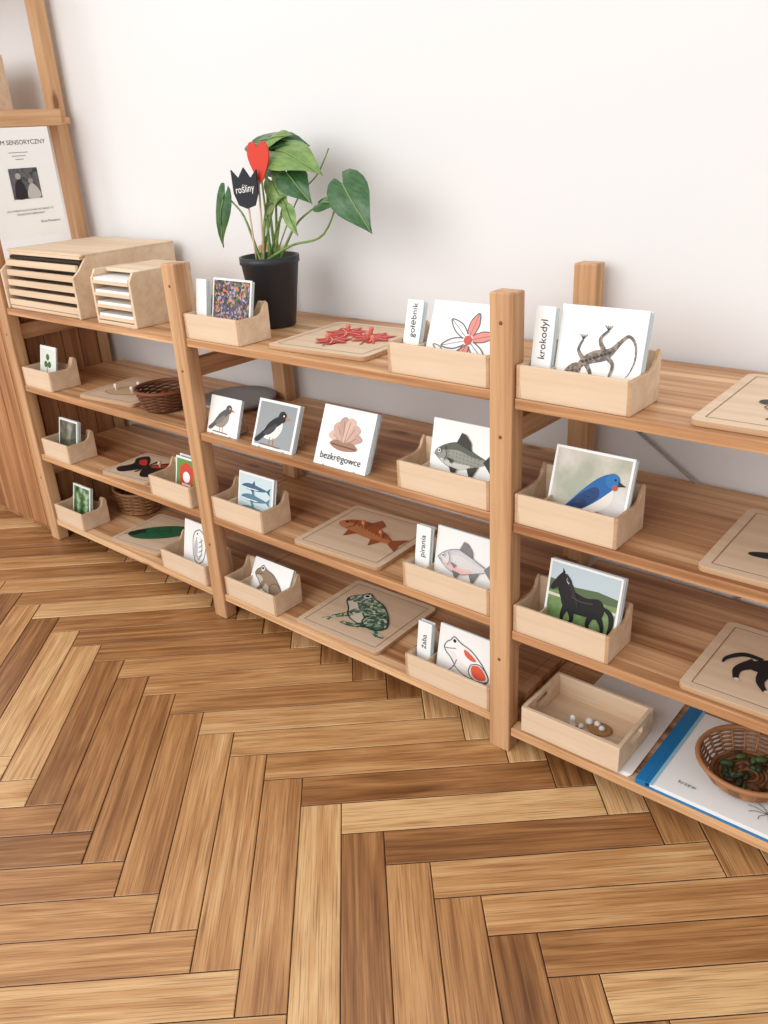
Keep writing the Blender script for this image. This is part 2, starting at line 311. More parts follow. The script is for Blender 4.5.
# ------------------------------------------------------------------ puzzle board
def knob(mb,x,y,z,c=None):
    mb.lathe([(0,0),(.0028,0),(.0022,.005),(.0045,.0085),(.0052,.012),(.0038,.0155),(0,.0165)],(x,y,z),c or birch,14)
def puzzle(name,x,y,z,w,d,rot,pic,knobs=(),kc=None):
    e=empty(name,(x,y,z+.0005),rot); mb=MB(); th=.009; r=.012
    pts=[]
    for cx,cy,a0 in((w-r,r,-90),(w-r,d-r,0),(r,d-r,90),(r,r,180)):
        for k in range(5): a=math.radians(a0+k*22.5); pts.append((cx+r*math.cos(a),cy+r*math.sin(a)))
    mb.prism(pts,'z',0,th,birch_p,ply_edge); mb.obj('board',e,bevel=.0008)
    mb=MB(); mb.M=T((0,0,th))@RX(-math.pi/2); mb.lay=0; P=Pic(mb,w,d); m=.07
    P.S([(m,m),(.5,m),(1-m,m)],.006,groove);P.S([(m,1-m),(.5,1-m),(1-m,1-m)],.006,groove);P.S([(m,m),(m,.5),(m,1-m)],.006,groove);P.S([(1-m,m),(1-m,.5),(1-m,1-m)],.006,groove)
    pic(P); mb.M=Matrix()
    for kx,ky in knobs: knob(mb,kx*w,ky*d,th+.0008,kc)
    mb.obj('puzzle_pieces',e); return e
def pz_maple(P):
    for cx,cy,s in((.36,.64,.21),(.68,.56,.2),(.44,.34,.17)):
        pts=[]
        for i in range(14):
            a=i*math.pi/7+math.pi/2; r=s if i%2==0 else s*.62
            pts.append((cx+r*math.cos(a),cy+r*math.sin(a)*1.05))
        P.P(pts,(200,48,34),False); P.S([(cx,cy-s*.3),(cx+.05,cy-s*1.25)],.014,(120,70,40))
        for i in range(0,14,2):
            a=i*math.pi/7+math.pi/2; P.S([(cx,cy),(cx+s*.8*math.cos(a),cy+s*.8*math.sin(a))],.006,(236,214,200))
def pz_salmon(P):
    P.P([(.12,.6),(.22,.7),(.4,.72),(.6,.62),(.8,.5),(.82,.44),(.66,.42),(.46,.44),(.28,.48),(.16,.52)],(196,126,78)); P.P([(.14,.62),(.24,.7),(.42,.72),(.62,.62),(.8,.5),(.6,.54),(.4,.6),(.24,.62)],(166,88,46))
    P.P([(.78,.5),(.92,.6),(.9,.46),(.94,.32),(.8,.42)],(156,82,46),False); P.P([(.4,.7),(.46,.82),(.56,.74),(.56,.65)],(156,82,46),False)
    P.P([(.3,.48),(.34,.34),(.42,.46)],(156,82,46),False); P.P([(.6,.43),(.66,.3),(.72,.43)],(156,82,46),False); P.E(.19,.61,.016,BLK); P.S([(.26,.68),(.29,.58),(.26,.5)],.01,(120,66,40))
    for i in range(8): P.E(.34+i*.05,.6-i*.014,.01,(120,66,40))
def pz_frog(P):
    g=photo_mat('puzzle_frog_skin',[(58,96,80),(150,172,142),(74,116,98),(206,208,184),(44,78,68)],170,'v')
    q=Pic(P.mb,P.w,P.h); q.P=lambda pts,c,smooth=True,th=0: Pic.P(P,[(.08+x*.86,.14+y*.82) for x,y in pts],c,smooth); q.S=lambda pts,w,c: Pic.S(P,[(.08+x*.86,.14+y*.82) for x,y in pts],w,c)
    frog(q,g,(226,218,198),(46,70,62),g)
def pz_leaf(P):
    P.P([(.1,.3),(.3,.6),(.6,.8),(.9,.82),(.8,.5),(.5,.26),(.25,.2)],(40,100,64)); P.S([(.06,.22),(.4,.46),(.86,.78)],.012,(24,60,40))
    P.P([(.1,.3),(.22,.48),(.3,.42),(.22,.24)],(24,44,34))
    for i in range(4): P.S([(.3+.14*i,.38+.12*i),(.26+.14*i,.52+.09*i)],.008,(24,60,40)); P.S([(.3+.14*i,.38+.12*i),(.44+.12*i,.36+.1*i)],.008,(24,60,40))
def pz_butterfly(P):
    P.P([(.5,.5),(.2,.86),(.08,.7),(.2,.5),(.1,.26),(.3,.16)],(26,24,26)); P.P([(.5,.5),(.8,.86),(.92,.7),(.8,.5),(.9,.26),(.7,.16)],(26,24,26))
    P.P([(.55,.55),(.74,.74),(.8,.64),(.66,.52)],(200,62,40));P.P([(.45,.55),(.26,.74),(.2,.64),(.34,.52)],(200,62,40)); P.S([(.5,.25),(.5,.75)],.04,(60,40,30))
def pz_plain(P):
    P.P([(.2,.3),(.35,.6),(.6,.72),(.82,.6),(.7,.35),(.4,.22)],(206,176,140)); P.S([(.2,.3),(.35,.6),(.6,.72),(.82,.6),(.7,.35),(.4,.22),(.2,.3)],.008,groove)
def pz_beetle(P):
    P.P([(.3,.36),(.36,.56),(.52,.66),(.74,.6),(.8,.4),(.62,.28),(.44,.27)],(196,160,120)); P.S([(.3,.36),(.36,.56),(.52,.66),(.74,.6),(.8,.4),(.62,.28),(.44,.27),(.3,.36)],.008,(60,50,46)); P.E(.29,.46,.05,(60,50,46))
    for x in(.42,.52,.66): P.S([(x,.3),(x-.05,.16)],.012,BLK);P.S([(x,.6),(x-.03,.78)],.012,BLK)
def pz_crow(P):
    P.P([(.34,.36),(.44,.6),(.64,.72),(.86,.7),(.82,.5),(.62,.34)],(28,30,32)); P.P([(.38,.4),(.22,.34),(.24,.29),(.44,.32)],(28,30,32)); P.E(.86,.72,.07,(28,30,32)); P.S([(.6,.34),(.58,.2)],.015,BLK)
def pz_foal(P):
    c=(26,24,26); P.P([(.28,.46),(.38,.62),(.6,.66),(.84,.64),(.84,.5),(.56,.44)],c)
    P.S([(.34,.54),(.26,.4),(.29,.26)],[.12,.06,.03],c); P.S([(.42,.48),(.42,.34),(.48,.24)],[.1,.055,.03],c); P.S([(.74,.5),(.72,.36),(.76,.24)],[.1,.055,.03],c); P.S([(.8,.6),(.88,.76),(.94,.7)],[.12,.09,.06],c); P.S([(.36,.6),(.24,.6),(.16,.5),(.15,.42)],[.04,.05,.035,.012],c)
    P.E(.29,.27,.018,(222,216,204)); P.E(.49,.24,.016,(222,216,204))
# ------------------------------------------------------------------ room
def build_floor():
    import bmesh
    w,L=.0714,.452; X0,Y0=-.576,.716; rotf=math.radians(-2.5); s2=math.sqrt(2); g=.0008
    vs=[];fs=[];uvs=[];cv=[]
    def W(u,v):
        x,y=(u-v)/s2,(u+v)/s2; c,s=math.cos(rotf),math.sin(rotf); return (X0+x*c-y*s,Y0+x*s+y*c)
    def plank(u0,v0,lu,lv):
        c=W(u0+lu/2,v0+lv/2)
        if not(-5.2<c[0]<2.6 and -1.6<c[1]<1.75): return
        q=[(u0+g,v0+g),(u0+lu-g,v0+g),(u0+lu-g,v0+lv-g),(u0+g,v0+lv-g)]
        e=.0012; qi=[(u0+g+e,v0+g+e),(u0+lu-g-e,v0+g+e),(u0+lu-g-e,v0+lv-g-e),(u0+g+e,v0+lv-g-e)]
        o=len(vs); vs.extend([W(*p)+(-.0012,) for p in q]+[W(*p)+(0,) for p in qi])
        rv=random.random(); ou,ov=random.uniform(0,50),random.uniform(0,50)
        def uv(p): a,b=(p[0]-u0,p[1]-v0) if lu>lv else (p[1]-v0,p[0]-u0); return (a+ou,b+ov)
        U=[uv(p) for p in q]+[uv(p) for p in qi]
        for f in((4,5,6,7),(0,1,5,4),(1,2,6,5),(2,3,7,6),(3,0,4,7)):
            fs.append([o+k for k in f]); uvs.extend([U[k] for k in f]); cv.extend([rv]*4)
    for i in range(-110,111):
        for j in range(-14,15):
            u,v=i*w+j*L,-i*w+j*L
            plank(u,v,L,w); plank(u,v-L,w,L)
    me=bpy.data.meshes.new('floor'); me.from_pydata(vs,[],fs)
    ul=me.uv_layers.new(name='UVMap'); ul.data.foreach_set('uv',[c for p in uvs for c in p])
    ca=me.color_attributes.new('tone','FLOAT_COLOR','CORNER'); ca.data.foreach_set('color',[c for v in cv for c in(v,v,v,1)])
    bm=bmesh.new(); bm.from_mesh(me); bmesh.ops.bisect_plane(bm,geom=bm.verts[:]+bm.edges[:]+bm.faces[:],plane_co=(0,YW+.02,0),plane_no=(0,1,0),clear_outer=True)
    q=[bm.verts.new(p) for p in((-5,-1.5,-.002),(2.5,-1.5,-.002),(2.5,YW+.02,-.002),(-5,YW+.02,-.002))]; fb=bm.faces.new(q); fb.material_index=1
    bm.to_mesh(me); bm.free()
    m=bpy.data.materials.new('oak_parquet'); m.use_nodes=True; nt=m.node_tree; K=nt.links; p=nt.nodes['Principled BSDF']
    tc=nn(nt,'ShaderNodeTexCoord'); mp=nn(nt,'ShaderNodeMapping'); mp.inputs['Scale'].default_value=(2.2,110,1); K.new(tc.outputs['UV'],mp.inputs['Vector'])
    n=nn(nt,'ShaderNodeTexNoise',Scale=1.0,Detail=8,Roughness=.72,Distortion=.5); K.new(mp.outputs[0],n.inputs['Vector'])
    mp2=nn(nt,'ShaderNodeMapping'); mp2.inputs['Scale'].default_value=(1.8,20,1); K.new(tc.outputs['UV'],mp2.inputs['Vector'])
    n2=nn(nt,'ShaderNodeTexNoise',Scale=1.0,Detail=3,Distortion=2.8); K.new(mp2.outputs[0],n2.inputs['Vector'])
    at=nn(nt,'ShaderNodeVertexColor'); at.layer_name='tone'
    a=nn(nt,'ShaderNodeMath',operation='MULTIPLY_ADD'); K.new(at.outputs[0],a.inputs[0]); a.inputs[1].default_value=.6
    b=nn(nt,'ShaderNodeMath',operation='MULTIPLY_ADD'); K.new(n.outputs[0],b.inputs[0]); b.inputs[1].default_value=.95; b.inputs[2].default_value=-.62
    c=nn(nt,'ShaderNodeMath',operation='MULTIPLY_ADD'); K.new(n2.outputs[0],c.inputs[0]); c.inputs[1].default_value=.75; K.new(b.outputs[0],c.inputs[2])
    K.new(c.outputs[0],a.inputs[2])
    r=ramp(nt,[(.0,(98,60,32)),(.28,(150,102,60)),(.55,(188,138,88)),(.88,(222,182,130))]); K.new(a.outputs[0],r.inputs[0])
    # fine dark pores
    mp3=nn(nt,'ShaderNodeMapping'); mp3.inputs['Scale'].default_value=(9,460,1); K.new(tc.outputs['UV'],mp3.inputs['Vector'])
    n3=nn(nt,'ShaderNodeTexNoise',Scale=1.0,Detail=2); K.new(mp3.outputs[0],n3.inputs['Vector'])
    rg=nn(nt,'ShaderNodeMapRange'); rg.inputs[1].default_value=.52; rg.inputs[2].default_value=.66; rg.inputs[3].default_value=0; rg.inputs[4].default_value=.5; K.new(n3.outputs[0],rg.inputs[0])
    mc=nn(nt,'ShaderNodeMix',data_type='RGBA'); K.new(rg.outputs[0],mc.inputs[0]); K.new(r.outputs[0],mc.inputs[6]); mc.inputs[7].default_value=lin((100,62,32))
    K.new(mc.outputs[2],p.inputs['Base Color']); p.inputs['Roughness'].default_value=.32; p.inputs['Specular IOR Level'].default_value=.5
    bp=nn(nt,'ShaderNodeBump',Strength=.2,Distance=.001); K.new(n.outputs[0],bp.inputs['Height']); K.new(bp.outputs[0],p.inputs['Normal'])
    me.materials.append(m); me.materials.append(col(50,30,18,.8))
    o=bpy.data.objects.new('floor',me); scene.collection.objects.link(o)
build_floor()
wallm=bpy.data.materials.new('wall_paint'); wallm.use_nodes=True
nt=wallm.node_tree; p=nt.nodes['Principled BSDF']; p.inputs['Roughness'].default_value=.9; p.inputs['Specular IOR Level'].default_value=.1
n=nn(nt,'ShaderNodeTexNoise',Scale=3.0,Detail=4); r=ramp(nt,[(.3,(227,227,227)),(.7,(232,232,232))]); nt.links.new(n.outputs[0],r.inputs[0]); nt.links.new(r.outputs[0],p.inputs['Base Color'])
n2=nn(nt,'ShaderNodeTexNoise',Scale=180.0,Detail=2); b=nn(nt,'ShaderNodeBump',Strength=.05,Distance=.002); nt.links.new(n2.outputs[0],b.inputs['Height']); nt.links.new(b.outputs[0],p.inputs['Normal'])
mb=MB(); mb.box((-5,YW,0),(2.5,YW+.12,2.9),wallm); mb.obj('wall_back')
# ------------------------------------------------------------------ shelving
sh=empty('pine_shelving_unit'); mb=MB()
pw=.042; pd=.034; YB=1.346; ZT=.845
X1,X2,X3,X4=-.705,-1.516,-2.289,.115
for X,zt in((X1,ZT),(X2,ZT),(X4,ZT)):
    mb.box((X,YF,0),(X+pw,YF+pd,zt),pine_z); mb.box((X-.014,YB,0),(X-.014+pw,YB+pd,zt),pine_z)
mb.box((X3,YF,0),(X3+pw,YF+pd,2.1),pine_z); mb.box((X3-.045,YB,0),(X3-.045+pw,YB+pd,2.1),pine_z)
X5=-3.12
mb.box((X5,YF,0),(X5+pw,YF+pd,2.1),pine_z); mb.box((X5,YB,0),(X5+pw,YB+pd,2.1),pine_z)
mb.obj('posts',sh,bevel=.0025)
mb=MB()
for X in(X1,X2,X3,X4,X5):
    for z in((.2,.6) if X not in(X3,X5) else (.2,.6,1.13,1.6,2.0)):
        mb.box((X+.006,YF+pd,z),(X+.006+.022,YB,z+.04),pine_y)
mb.obj('side_rails',sh,bevel=.0015)
ZS=[.693,.481,.276,.068]; ZR=[.686,.474,.266,.054]; BT=.018
for nme,xa,xb,zs in(('left',X3,X2,ZS),('middle',X2,X1,ZS),('right',X1,X4,ZR)):
    for i,z in enumerate(zs):
        mb=MB(); 
        mb.box((xa+pw+.001,YF+.005,z-BT),(xb-.001,YB+pd+.008,z),pine_x)
        # notched board ends run between the posts
        mb.box((xa+pw-.02,YF+pd+.002,z-BT),(xa+pw+.0011,YB-.002,z),pine_x); mb.box((xb-.0011,YF+pd+.002,z-BT),(xb+.02,YB-.002,z),pine_x)
        mb.obj('shelf_board_%s_%d'%(nme,i+1),sh,bevel=.002)
for i,z in enumerate((1.15,1.55)):
    mb=MB(); mb.box((X5+pw,YF+.005,z-BT),(X3-.001,YB+pd+.008,z),pine_x); mb.obj('tall_shelf_%d'%(i+1),sh,bevel=.002)
# dowel holes shown as flat discs on the posts, their shade painted as dark colour
mb=MB(); hole=col(120,80,54)
for X in(X1,X2,X3):
    for z in(.2,.62,.80):
        mb.M=T((X+pw/2,YF-.0004,z))@RX(math.pi/2); mb.lathe([(0,0),(.003,0),(.003,.0003),(0,.0003)],(0,0,0),hole,16)
mb.obj('dowel_hole_discs',sh)
steel=col(190,190,190,.35,.6)
mb=MB()
mb.tube([(X1+.03,YB+pd+.006,.60),(X4,YB+pd+.006,.08)],.003,steel); mb.tube([(X1+.03,YB+pd+.013,.08),(X4,YB+pd+.013,.60)],.003,steel)
mb.obj('cross_brace',sh)
# cabinet at the far left
e=empty('pine_cabinet'); mb=MB(); x0,x1=X5+pw+.004,X3-.004; y0,y1=YF+.004,YB-.003; zt=.675
n=5
for i in range(n):
    a=y0+(y1-y0)*i/n; mb.box((x1-.016,a+.0012,.03),(x1,a+(y1-y0)/n-.0012,zt),cab_z)
n=9
for i in range(n):
    a=x0+(x1-.018-x0)*i/n; mb.box((a+.0012,y0,.03),(a+(x1-.018-x0)/n-.0012,y0+.016,zt),cab_z)
mb.box((x0+.01,y0+.018,.0),(x1-.018,y1-.004,zt-.004),cab_z)
mb.obj('plank_panels',e,bevel=.002)
mb=MB(); mb.box((x0,y0-.002,zt+.001),(x1,y1,zt+.018),pine_x); mb.obj('cabinet_top',e,bevel=.002)
mb=MB(); mb.lathe([(0,0),(.008,0),(.007,.012),(.014,.018),(.014,.026),(0,.03)],(0,0,0),birch,20)
for v in range(len(mb.v)): q=mb.v[v]; mb.v[v]=Vector((-2.62+q.x,y0-q.z,.42+q.y))
mb.obj('door_knob',e)
# wooden box on tall shelf
e=empty('wooden_block_box',(-2.66,1.10,1.1505)); mb=MB()
mb.box((0,0,0),(.24,.2,.008),birch)
for a,b in(((0,0,.0079),(.24,.008,.16)),((0,.192,.0079),(.24,.2,.16)),((0,.008,.0079),(.008,.192,.16)),((.232,.008,.0079),(.24,.192,.16))): mb.box(a,b,birch)
mb.obj('box_walls',e,bevel=.001)
# poster sheet on the ladder side (faces +X)
e=empty('printed_poster',(X3+pw+.0035,1.098,.860),math.pi/2)
mb=MB(); W_,H_=.19,.268; mb.box((0,0,0),(W_,.0012,H_),WHITE); mb.lay=0
mb.text('ALBUM SENSORYCZNY',.0155,W_/2,H_*.85,BLK,0,'CENTER')
for i,(a,b) in enumerate(((.36,.64),(.4,.6),(.44,.56))): mb.stroke([(a*W_,(.78-i*.03)*H_),(b*W_,(.78-i*.03)*H_)],.0014,col(120,120,120))
mb.poly([(.3*W_,.36*H_),(.72*W_,.36*H_),(.72*W_,.64*H_),(.3*W_,.64*H_)],photo_mat('photo_archive',[(40,40,42),(96,96,98),(70,70,72)],45),False)
P=Pic(mb,W_,H_); P.P([(.34,.37),(.36,.5),(.44,.54),(.5,.46),(.5,.37)],(30,30,32)); P.E(.42,.57,.04,(170,165,160)); P.P([(.52,.37),(.54,.46),(.6,.5),(.68,.45),(.7,.37)],(190,186,182)); P.E(.59,.52,.035,(150,146,142)); 
mb.text('„KTO WZRASTAŁ JUŻ DO RĄK NIC NIE JEST TO',.0062,W_/2,H_*.25,col(70,70,70),0,'CENTER'); mb.text('ZAGADKOWE NIEPRAWDA”',.0062,W_/2,H_*.215,col(70,70,70),0,'CENTER')
mb.text('Maria Montessori',.008,W_*.92,H_*.13,col(70,70,70),0,'RIGHT')
mb.obj('sheet',e)
# ------------------------------------------------------------------ drawer organiser
z1=ZS[0]
e=empty('wooden_drawer_organizer',(-2.238,1.07,z1+.0005)); mb=MB(); w,d,h=.356,.30,.143; t=.008
side=[(0,0),(0,h-.045),(.02,h-.03),(.045,h),(d,h),(d,0)]
mb.prism(side,'x',0,t,birch); mb.prism(side,'x',w-t,w,birch); mb.box((t,.006,0),(w-t,d,t),birch); mb.box((t,d-t,t),(w-t,d,h),birch); mb.box((t,.03,h-t),(w-t,d-t,h),birch)
mb.box((-.0,.03,h),(w,d,h+.005),birch)
mb.obj('carcass',e,bevel=.0012)
mb=MB(); n=5; dh=(h-t-.012)/n
for i in range(n):
    z=t+.002+i*dh; mb.box((t+.002,.004+.003*i,z),(w-t-.002,.012+.003*i,z+dh*.62),birch); mb.box((t+.002,.012+.003*i,z),(w-t-.002,d-.03,z+.003),birch)
    mb.box((t+.001,.03,z+dh*.62+.002),(w-t-.001,.034,z+dh-.001),col(40,32,28))  # dark bar set in each drawer gap, the gap's shade put into its colour
mb.obj('drawers',e,bevel=.0008)
e=empty('wooden_tray_organizer',(-1.812,1.072,z1+.0005)); mb=MB(); w,d,h=.158,.17,.122
side=[(0,0),(0,h-.02),(.012,h),(d,h),(d,0)]
mb.prism(side,'x',0,t,birch); mb.prism(side,'x',w-t,w,birch); mb.box((t,0,0),(w-t,d,t),birch); mb.box((t,d-t,t),(w-t,d,h),birch); mb.box((t,.04,h-t),(w-t,d-t,h),birch)
mb.obj('carcass',e,bevel=.0012); mb=MB()
for i in range(4):
    z=t+.003+i*.027; mb.box((t+.001,.006,z),(w-t-.001,d-t-.001,z+.004),birch); mb.box((t+.004,.002,z+.0045),(w-t-.004,d-t-.01,z+.014),WHITE); mb.box((t+.001,.0,z+.0),(w-t-.001,.006,z+.008),birch)
mb.obj('paper_trays',e)
# ------------------------------------------------------------------ card boxes
A=ZS;Bz=ZR; XL=X1+pw+.003
card_box(-1.471,A[0],[(flowers,3)],w=.172,label=' ',cw=.118,ch=.115)
card_box(-.915,A[0],[(starline,3)],w=.206,label='gołębnik',ch=.115,lean=.4,cw=.15)
card_box(-.907,A[1],[(lambda p:fish(p),3)],w=.198,cw=.145,ch=.12)
card_box(-1.471,A[2],[(sharks,3)],w=.172,cw=.115,ch=.105)
card_box(-.905,A[2],[(lambda p:fish(p,(222,216,214),(204,204,206),(130,126,126),(236,190,184),True),3)],w=.196,label='pirania',ch=.115)
card_box(-1.466,A[3],[(toad,3)],w=.176,cw=.13,ch=.09,lean=.5)
card_box(-.910,A[3],[(frogline,3)],w=.201,label='żaba',ch=.11)
card_box(XL,Bz[0],[(lizard,4)],w=.186,label='krokodyl',ch=.132,cw=.135,d=.095)
card_box(XL,Bz[1],[(swallow,5)],w=.179,ch=.122,cw=.134,lean=.3,d=.095)
card_box(XL,Bz[2],[(horse,5)],w=.178,ch=.125,cw=.132)
card_box(-2.241,A[1],[(clover,2)],w=.145,cw=.08,ch=.10,cx=.03,div=False)
card_box(-2.226,A[2],[(fieldphoto,4)],w=.14,cw=.095,ch=.1,cx=.03,div=False)
card_box(-2.241,A[3],[(greenphoto,3)],w=.15,cw=.09,ch=.105,cx=.04,div=False)
card_box(-1.714,A[2],[(redcard,2),(greenphoto,1)],w=.165,cw=.085,ch=.095,cx=.06,div=False)
card_box(-1.722,A[3],[(pigeon,3)],w=.185,cw=.12,ch=.125,cx=.05,div=False)
# ------------------------------------------------------------------ standing card stacks
def standing(name,x,y,z,w,h,pic,lean,rot,stack=4):
    e=empty(name,(x,y,z+.001),rot); mb=MB(); card(mb,w,h,pic,stack=stack,M=RX(-lean)); mb.obj('picture_cards',e)
    mb=MB(); dp=stack*.0034+.004
    for xx in(w*.2,w*.8):
        mb.tube([(xx,-.003,.0012),(xx,dp+h*.45,.0012)],.0012,col(190,186,180)); mb.tube([(xx,dp+h*.45,.0012),(xx,dp+h*.62*math.sin(lean)+.004,h*.62)],.0012,col(190,186,180)); 
    mb.obj('card_stand',e)
standing('bird_card_stack',-1.468,1.082,A[1],.10,.083,lambda p:bird(p,None,(90,86,84),(150,140,130)),.35,0,3)
standing('bird_card_stack',-1.314,1.078,A[1],.12,.1,lambda p:bird(p,col(150,156,158)),.4,0,4)
standing('invertebrate_card_stack',-1.128,1.075,A[1],.135,.117,shell,.42,0,5)
# ------------------------------------------------------------------ puzzles
R3=.06
puzzle('leaf_puzzle_board',-1.24,1.085,A[0],.245,.225,R3,pz_maple,((.36,.66),(.68,.5),(.42,.3),(.6,.66),(.8,.4)),col(214,120,100))
puzzle('fish_puzzle_board',-1.214,1.073,A[2],.235,.215,.04,pz_salmon,((.4,.6),(.66,.52)),col(190,120,80))
puzzle('frog_puzzle_board',-1.238,1.076,A[3],.24,.22,.02,pz_frog)
puzzle('beetle_puzzle_board',-.395,1.078,Bz[0],.235,.26,.03,pz_beetle,((.62,.5),(.44,.46)),col(50,44,42))
puzzle('crow_puzzle_board',-.362,1.075,Bz[1],.235,.235,.02,pz_crow,((.66,.55),))
puzzle('horse_puzzle_board',-.37,1.075,Bz[2],.235,.22,.0,pz_foal,((.55,.52),(.8,.6)))
puzzle('flower_puzzle_board',-1.985,1.076,A[1],.21,.185,.1,pz_plain,((.3,.4),(.5,.62),(.7,.6),(.6,.4)),col(232,226,214))
puzzle('butterfly_puzzle_board',-1.945,1.073,A[2],.18,.16,.1,pz_butterfly,((.7,.6),))
puzzle('leaf_puzzle_board',-1.975,1.073,A[3],.2,.19,.1,pz_leaf)
# ------------------------------------------------------------------ wicker baskets
def basket(name,x,y,z,r,h,sy=1,tone=(120,72,44),r0=.72,fill=None):
    e=empty(name,(x,y,z+.002)); mb=MB(); c=col(*tone); c2=col(*[int(v*.78) for v in tone]); ns=22
    for i in range(12):
        f=i/11; rr=r*(r0+(1-r0)*f**.7); pts=[]
        for k in range(88):
            a=2*math.pi*k/88; q=rr+.002*math.sin(a*ns/2+(math.pi if i%2 else 0)); pts.append((q*math.cos(a),sy*q*math.sin(a),.004+f*h))
        mb.tube(pts,h/20,c if i%2 else c2,5,True)
    for k in range(ns):
        a=2*math.pi*k/ns; mb.tube([(r*(r0+(1-r0)*f**.7)*math.cos(a),sy*r*(r0+(1-r0)*f**.7)*math.sin(a),.004+f*h) for f in(0,.3,.6,1)],.002,c,5)
    mb.tube([((r+.002)*math.cos(a*math.pi/20),sy*(r+.002)*math.sin(a*math.pi/20),h+.006) for a in range(40)],.0045,c,6,True)
    for j in range(1,9): 
        rr=r*r0*j/8; mb.tube([(rr*math.cos(a*math.pi/16),sy*rr*math.sin(a*math.pi/16),.004) for a in range(32)],r*r0/15,c2 if j%2 else c,5,True)
    mb.obj('wicker_weave',e)
    if fill:
        mb=MB()
        for i in range(34):
            a=random.uniform(0,6.28);q=r*.6*math.sqrt(random.random()); s=random.uniform(.008,.014)
            mb.M=T((q*math.cos(a),sy*q*math.sin(a),.012+random.random()*h*.45))@RZ(a*3)@RX(random.uniform(-.8,.8))
            cc=col(*random.choice(fill)); n=8
            mb.lathe([(0,-s*.4),(s*.7,-s*.3),(s,0),(s*.7,s*.3),(0,s*.4)],(0,0,0),cc,n,.55)
        mb.obj('basket_contents',e)
basket('wicker_basket',-1.70,1.145,A[1],.066,.045,fill=((70,80,40),(150,40,40),(90,60,40),(50,40,34)))
basket('wicker_basket',-2.10,1.262,A[3],.075,.06,.8,(150,104,66),.9,fill=((60,44,34),(90,70,50)))
basket('wicker_basket',-.272,1.175,Bz[3]+.0135,.08,.032,fill=((70,90,44),(44,50,34),(96,60,40),(60,84,50)),tone=(166,116,76))
mb=MB(); mb.M=T((-1.565,1.262,A[1]+.0006)); mb.lathe([(0,0),(.07,0),(.09,.012),(.093,.018),(.09,.020),(.07,.012),(0,.010)],(0,0,0),col(150,150,152,.9),40); mb.obj('grey_felt_bowl')
# ------------------------------------------------------------------ tray with handles on paper sheets
e=empty('paper_sheet_stack',(-.60,1.075,Bz[3]+.0005)); mb=MB()
for i in range(4): mb.M=T((i*.0015,i*.001,i*.0011))@RZ(.004*i); mb.box((0,0,0),(.165,.255,.0009),WHITE)
mb.obj('sheets',e)
e=empty('wooden_handle_tray',(-.640,1.068,Bz[3]+.0055),0); mb=MB(); w,d,h,t=.19,.135,.052,.007
mb.box((0,0,0),(w,d,t),birch); mb.box((0,0,t-.0001),(w,t,h),birch); mb.box((0,d-t,t-.0001),(w,d,h),birch)
for xx in(0,w-t):
    c=d/2
    mb.box((xx,t,t-.0001),(xx+t,c-.024,h),birch); mb.box((xx,c+.024,t-.0001),(xx+t,d-t,h),birch)
    mb.box((xx,c-.0241,t-.0001),(xx+t,c+.0241,.026),birch); mb.box((xx,c-.0241,.042),(xx+t,c+.0241,h),birch)
mb.obj('tray_body',e,bevel=.001); mb=MB()
mb.lathe([(0,0),(.021,.0),(.023,.003),(.018,.005),(.0,.004)],(.118,.075,t+.0003),col(176,132,84),24,.8)
mb.lathe([(0,0),(.009,0),(.006,.008),(.0035,.014),(.006,.018),(.0055,.024),(0,.027)],(.075,.055,t+.0003),CREAM,16)
for fx,fy,fs in((.095,.08,1),(.112,.078,.8),(.124,.071,.75),(.088,.062,.7)):
    mb.lathe([(0,0),(.006*fs,.002*fs),(.008*fs,.006*fs),(.005*fs,.011*fs),(0,.013*fs)],(fx,fy,t+(.005 if fx>.1 else .0003)),WHITE,14)
mb.obj('small_figures',e)
# blue folder
BLUE=col(28,118,176,.35)
e=empty('blue_folder',(-.420,1.07,Bz[3]+.0005),-.0); mb=MB()
mb.box((0,0,0),(.30,.235,.002),BLUE); mb.box((0,0,.0021),(.018,.235,.011),BLUE); mb.box((.024,.003,.0021),(.298,.232,.0095),WHITE); mb.box((.0181,.0,.0096),(.024,.235,.0112),BLUE); mb.box((.0241,.0,.0096),(.03,.235,.0105),col(150,196,220))
mb.obj('binder',e,bevel=.0008); mb=MB(); mb.M=T((.0,.0,.0106))@RX(-math.pi/2)
for i in range(9):
    a=i*.7; mb.stroke([(.20,.045),(.2+.02*math.cos(a),.045+.012*math.sin(a)),(.2+.032*math.cos(a+.2),.045+.02*math.sin(a+.2))],.0012,col(90,90,92))
mb.text('krzew',.012,.06,.03,col(80,80,82)); mb.obj('cover_drawing',e)
# ------------------------------------------------------------------ plant
PX,PY,PZ=-1.388,1.25,A[0]
e=empty('potted_philodendron',(PX,PY,PZ+.0005)); mb=MB()
mb.lathe([(0,0),(.041,0),(.044,.003),(.061,.132),(.064,.134),(.064,.148),(.060,.148),(.058,.128),(0,.128)],(0,0,0),col(42,45,50,.4),48); mb.obj('pot',e)
mb=MB(); mb.lathe([(0,.135),(.03,.134),(.0575,.13),(.0575,.1285)],(0,0,0),col(48,34,26,.95),24); mb.obj('soil',e)
def leafmat(name,a,b):
    m=bpy.data.materials.new(name); m.use_nodes=True; nt=m.node_tree; p=nt.nodes['Principled BSDF']; p.inputs['Roughness'].default_value=.35
    n=nn(nt,'ShaderNodeTexNoise',Scale=22.0,Detail=3); r=ramp(nt,[(.35,a),(.65,b)]); nt.links.new(n.outputs[0],r.inputs[0]); nt.links.new(r.outputs[0],p.inputs['Base Color']); return m
g1=leafmat('leaf_dark',(44,82,46),(68,108,60)); g2=leafmat('leaf_light',(96,128,62),(128,156,80)); vein=col(130,156,96)
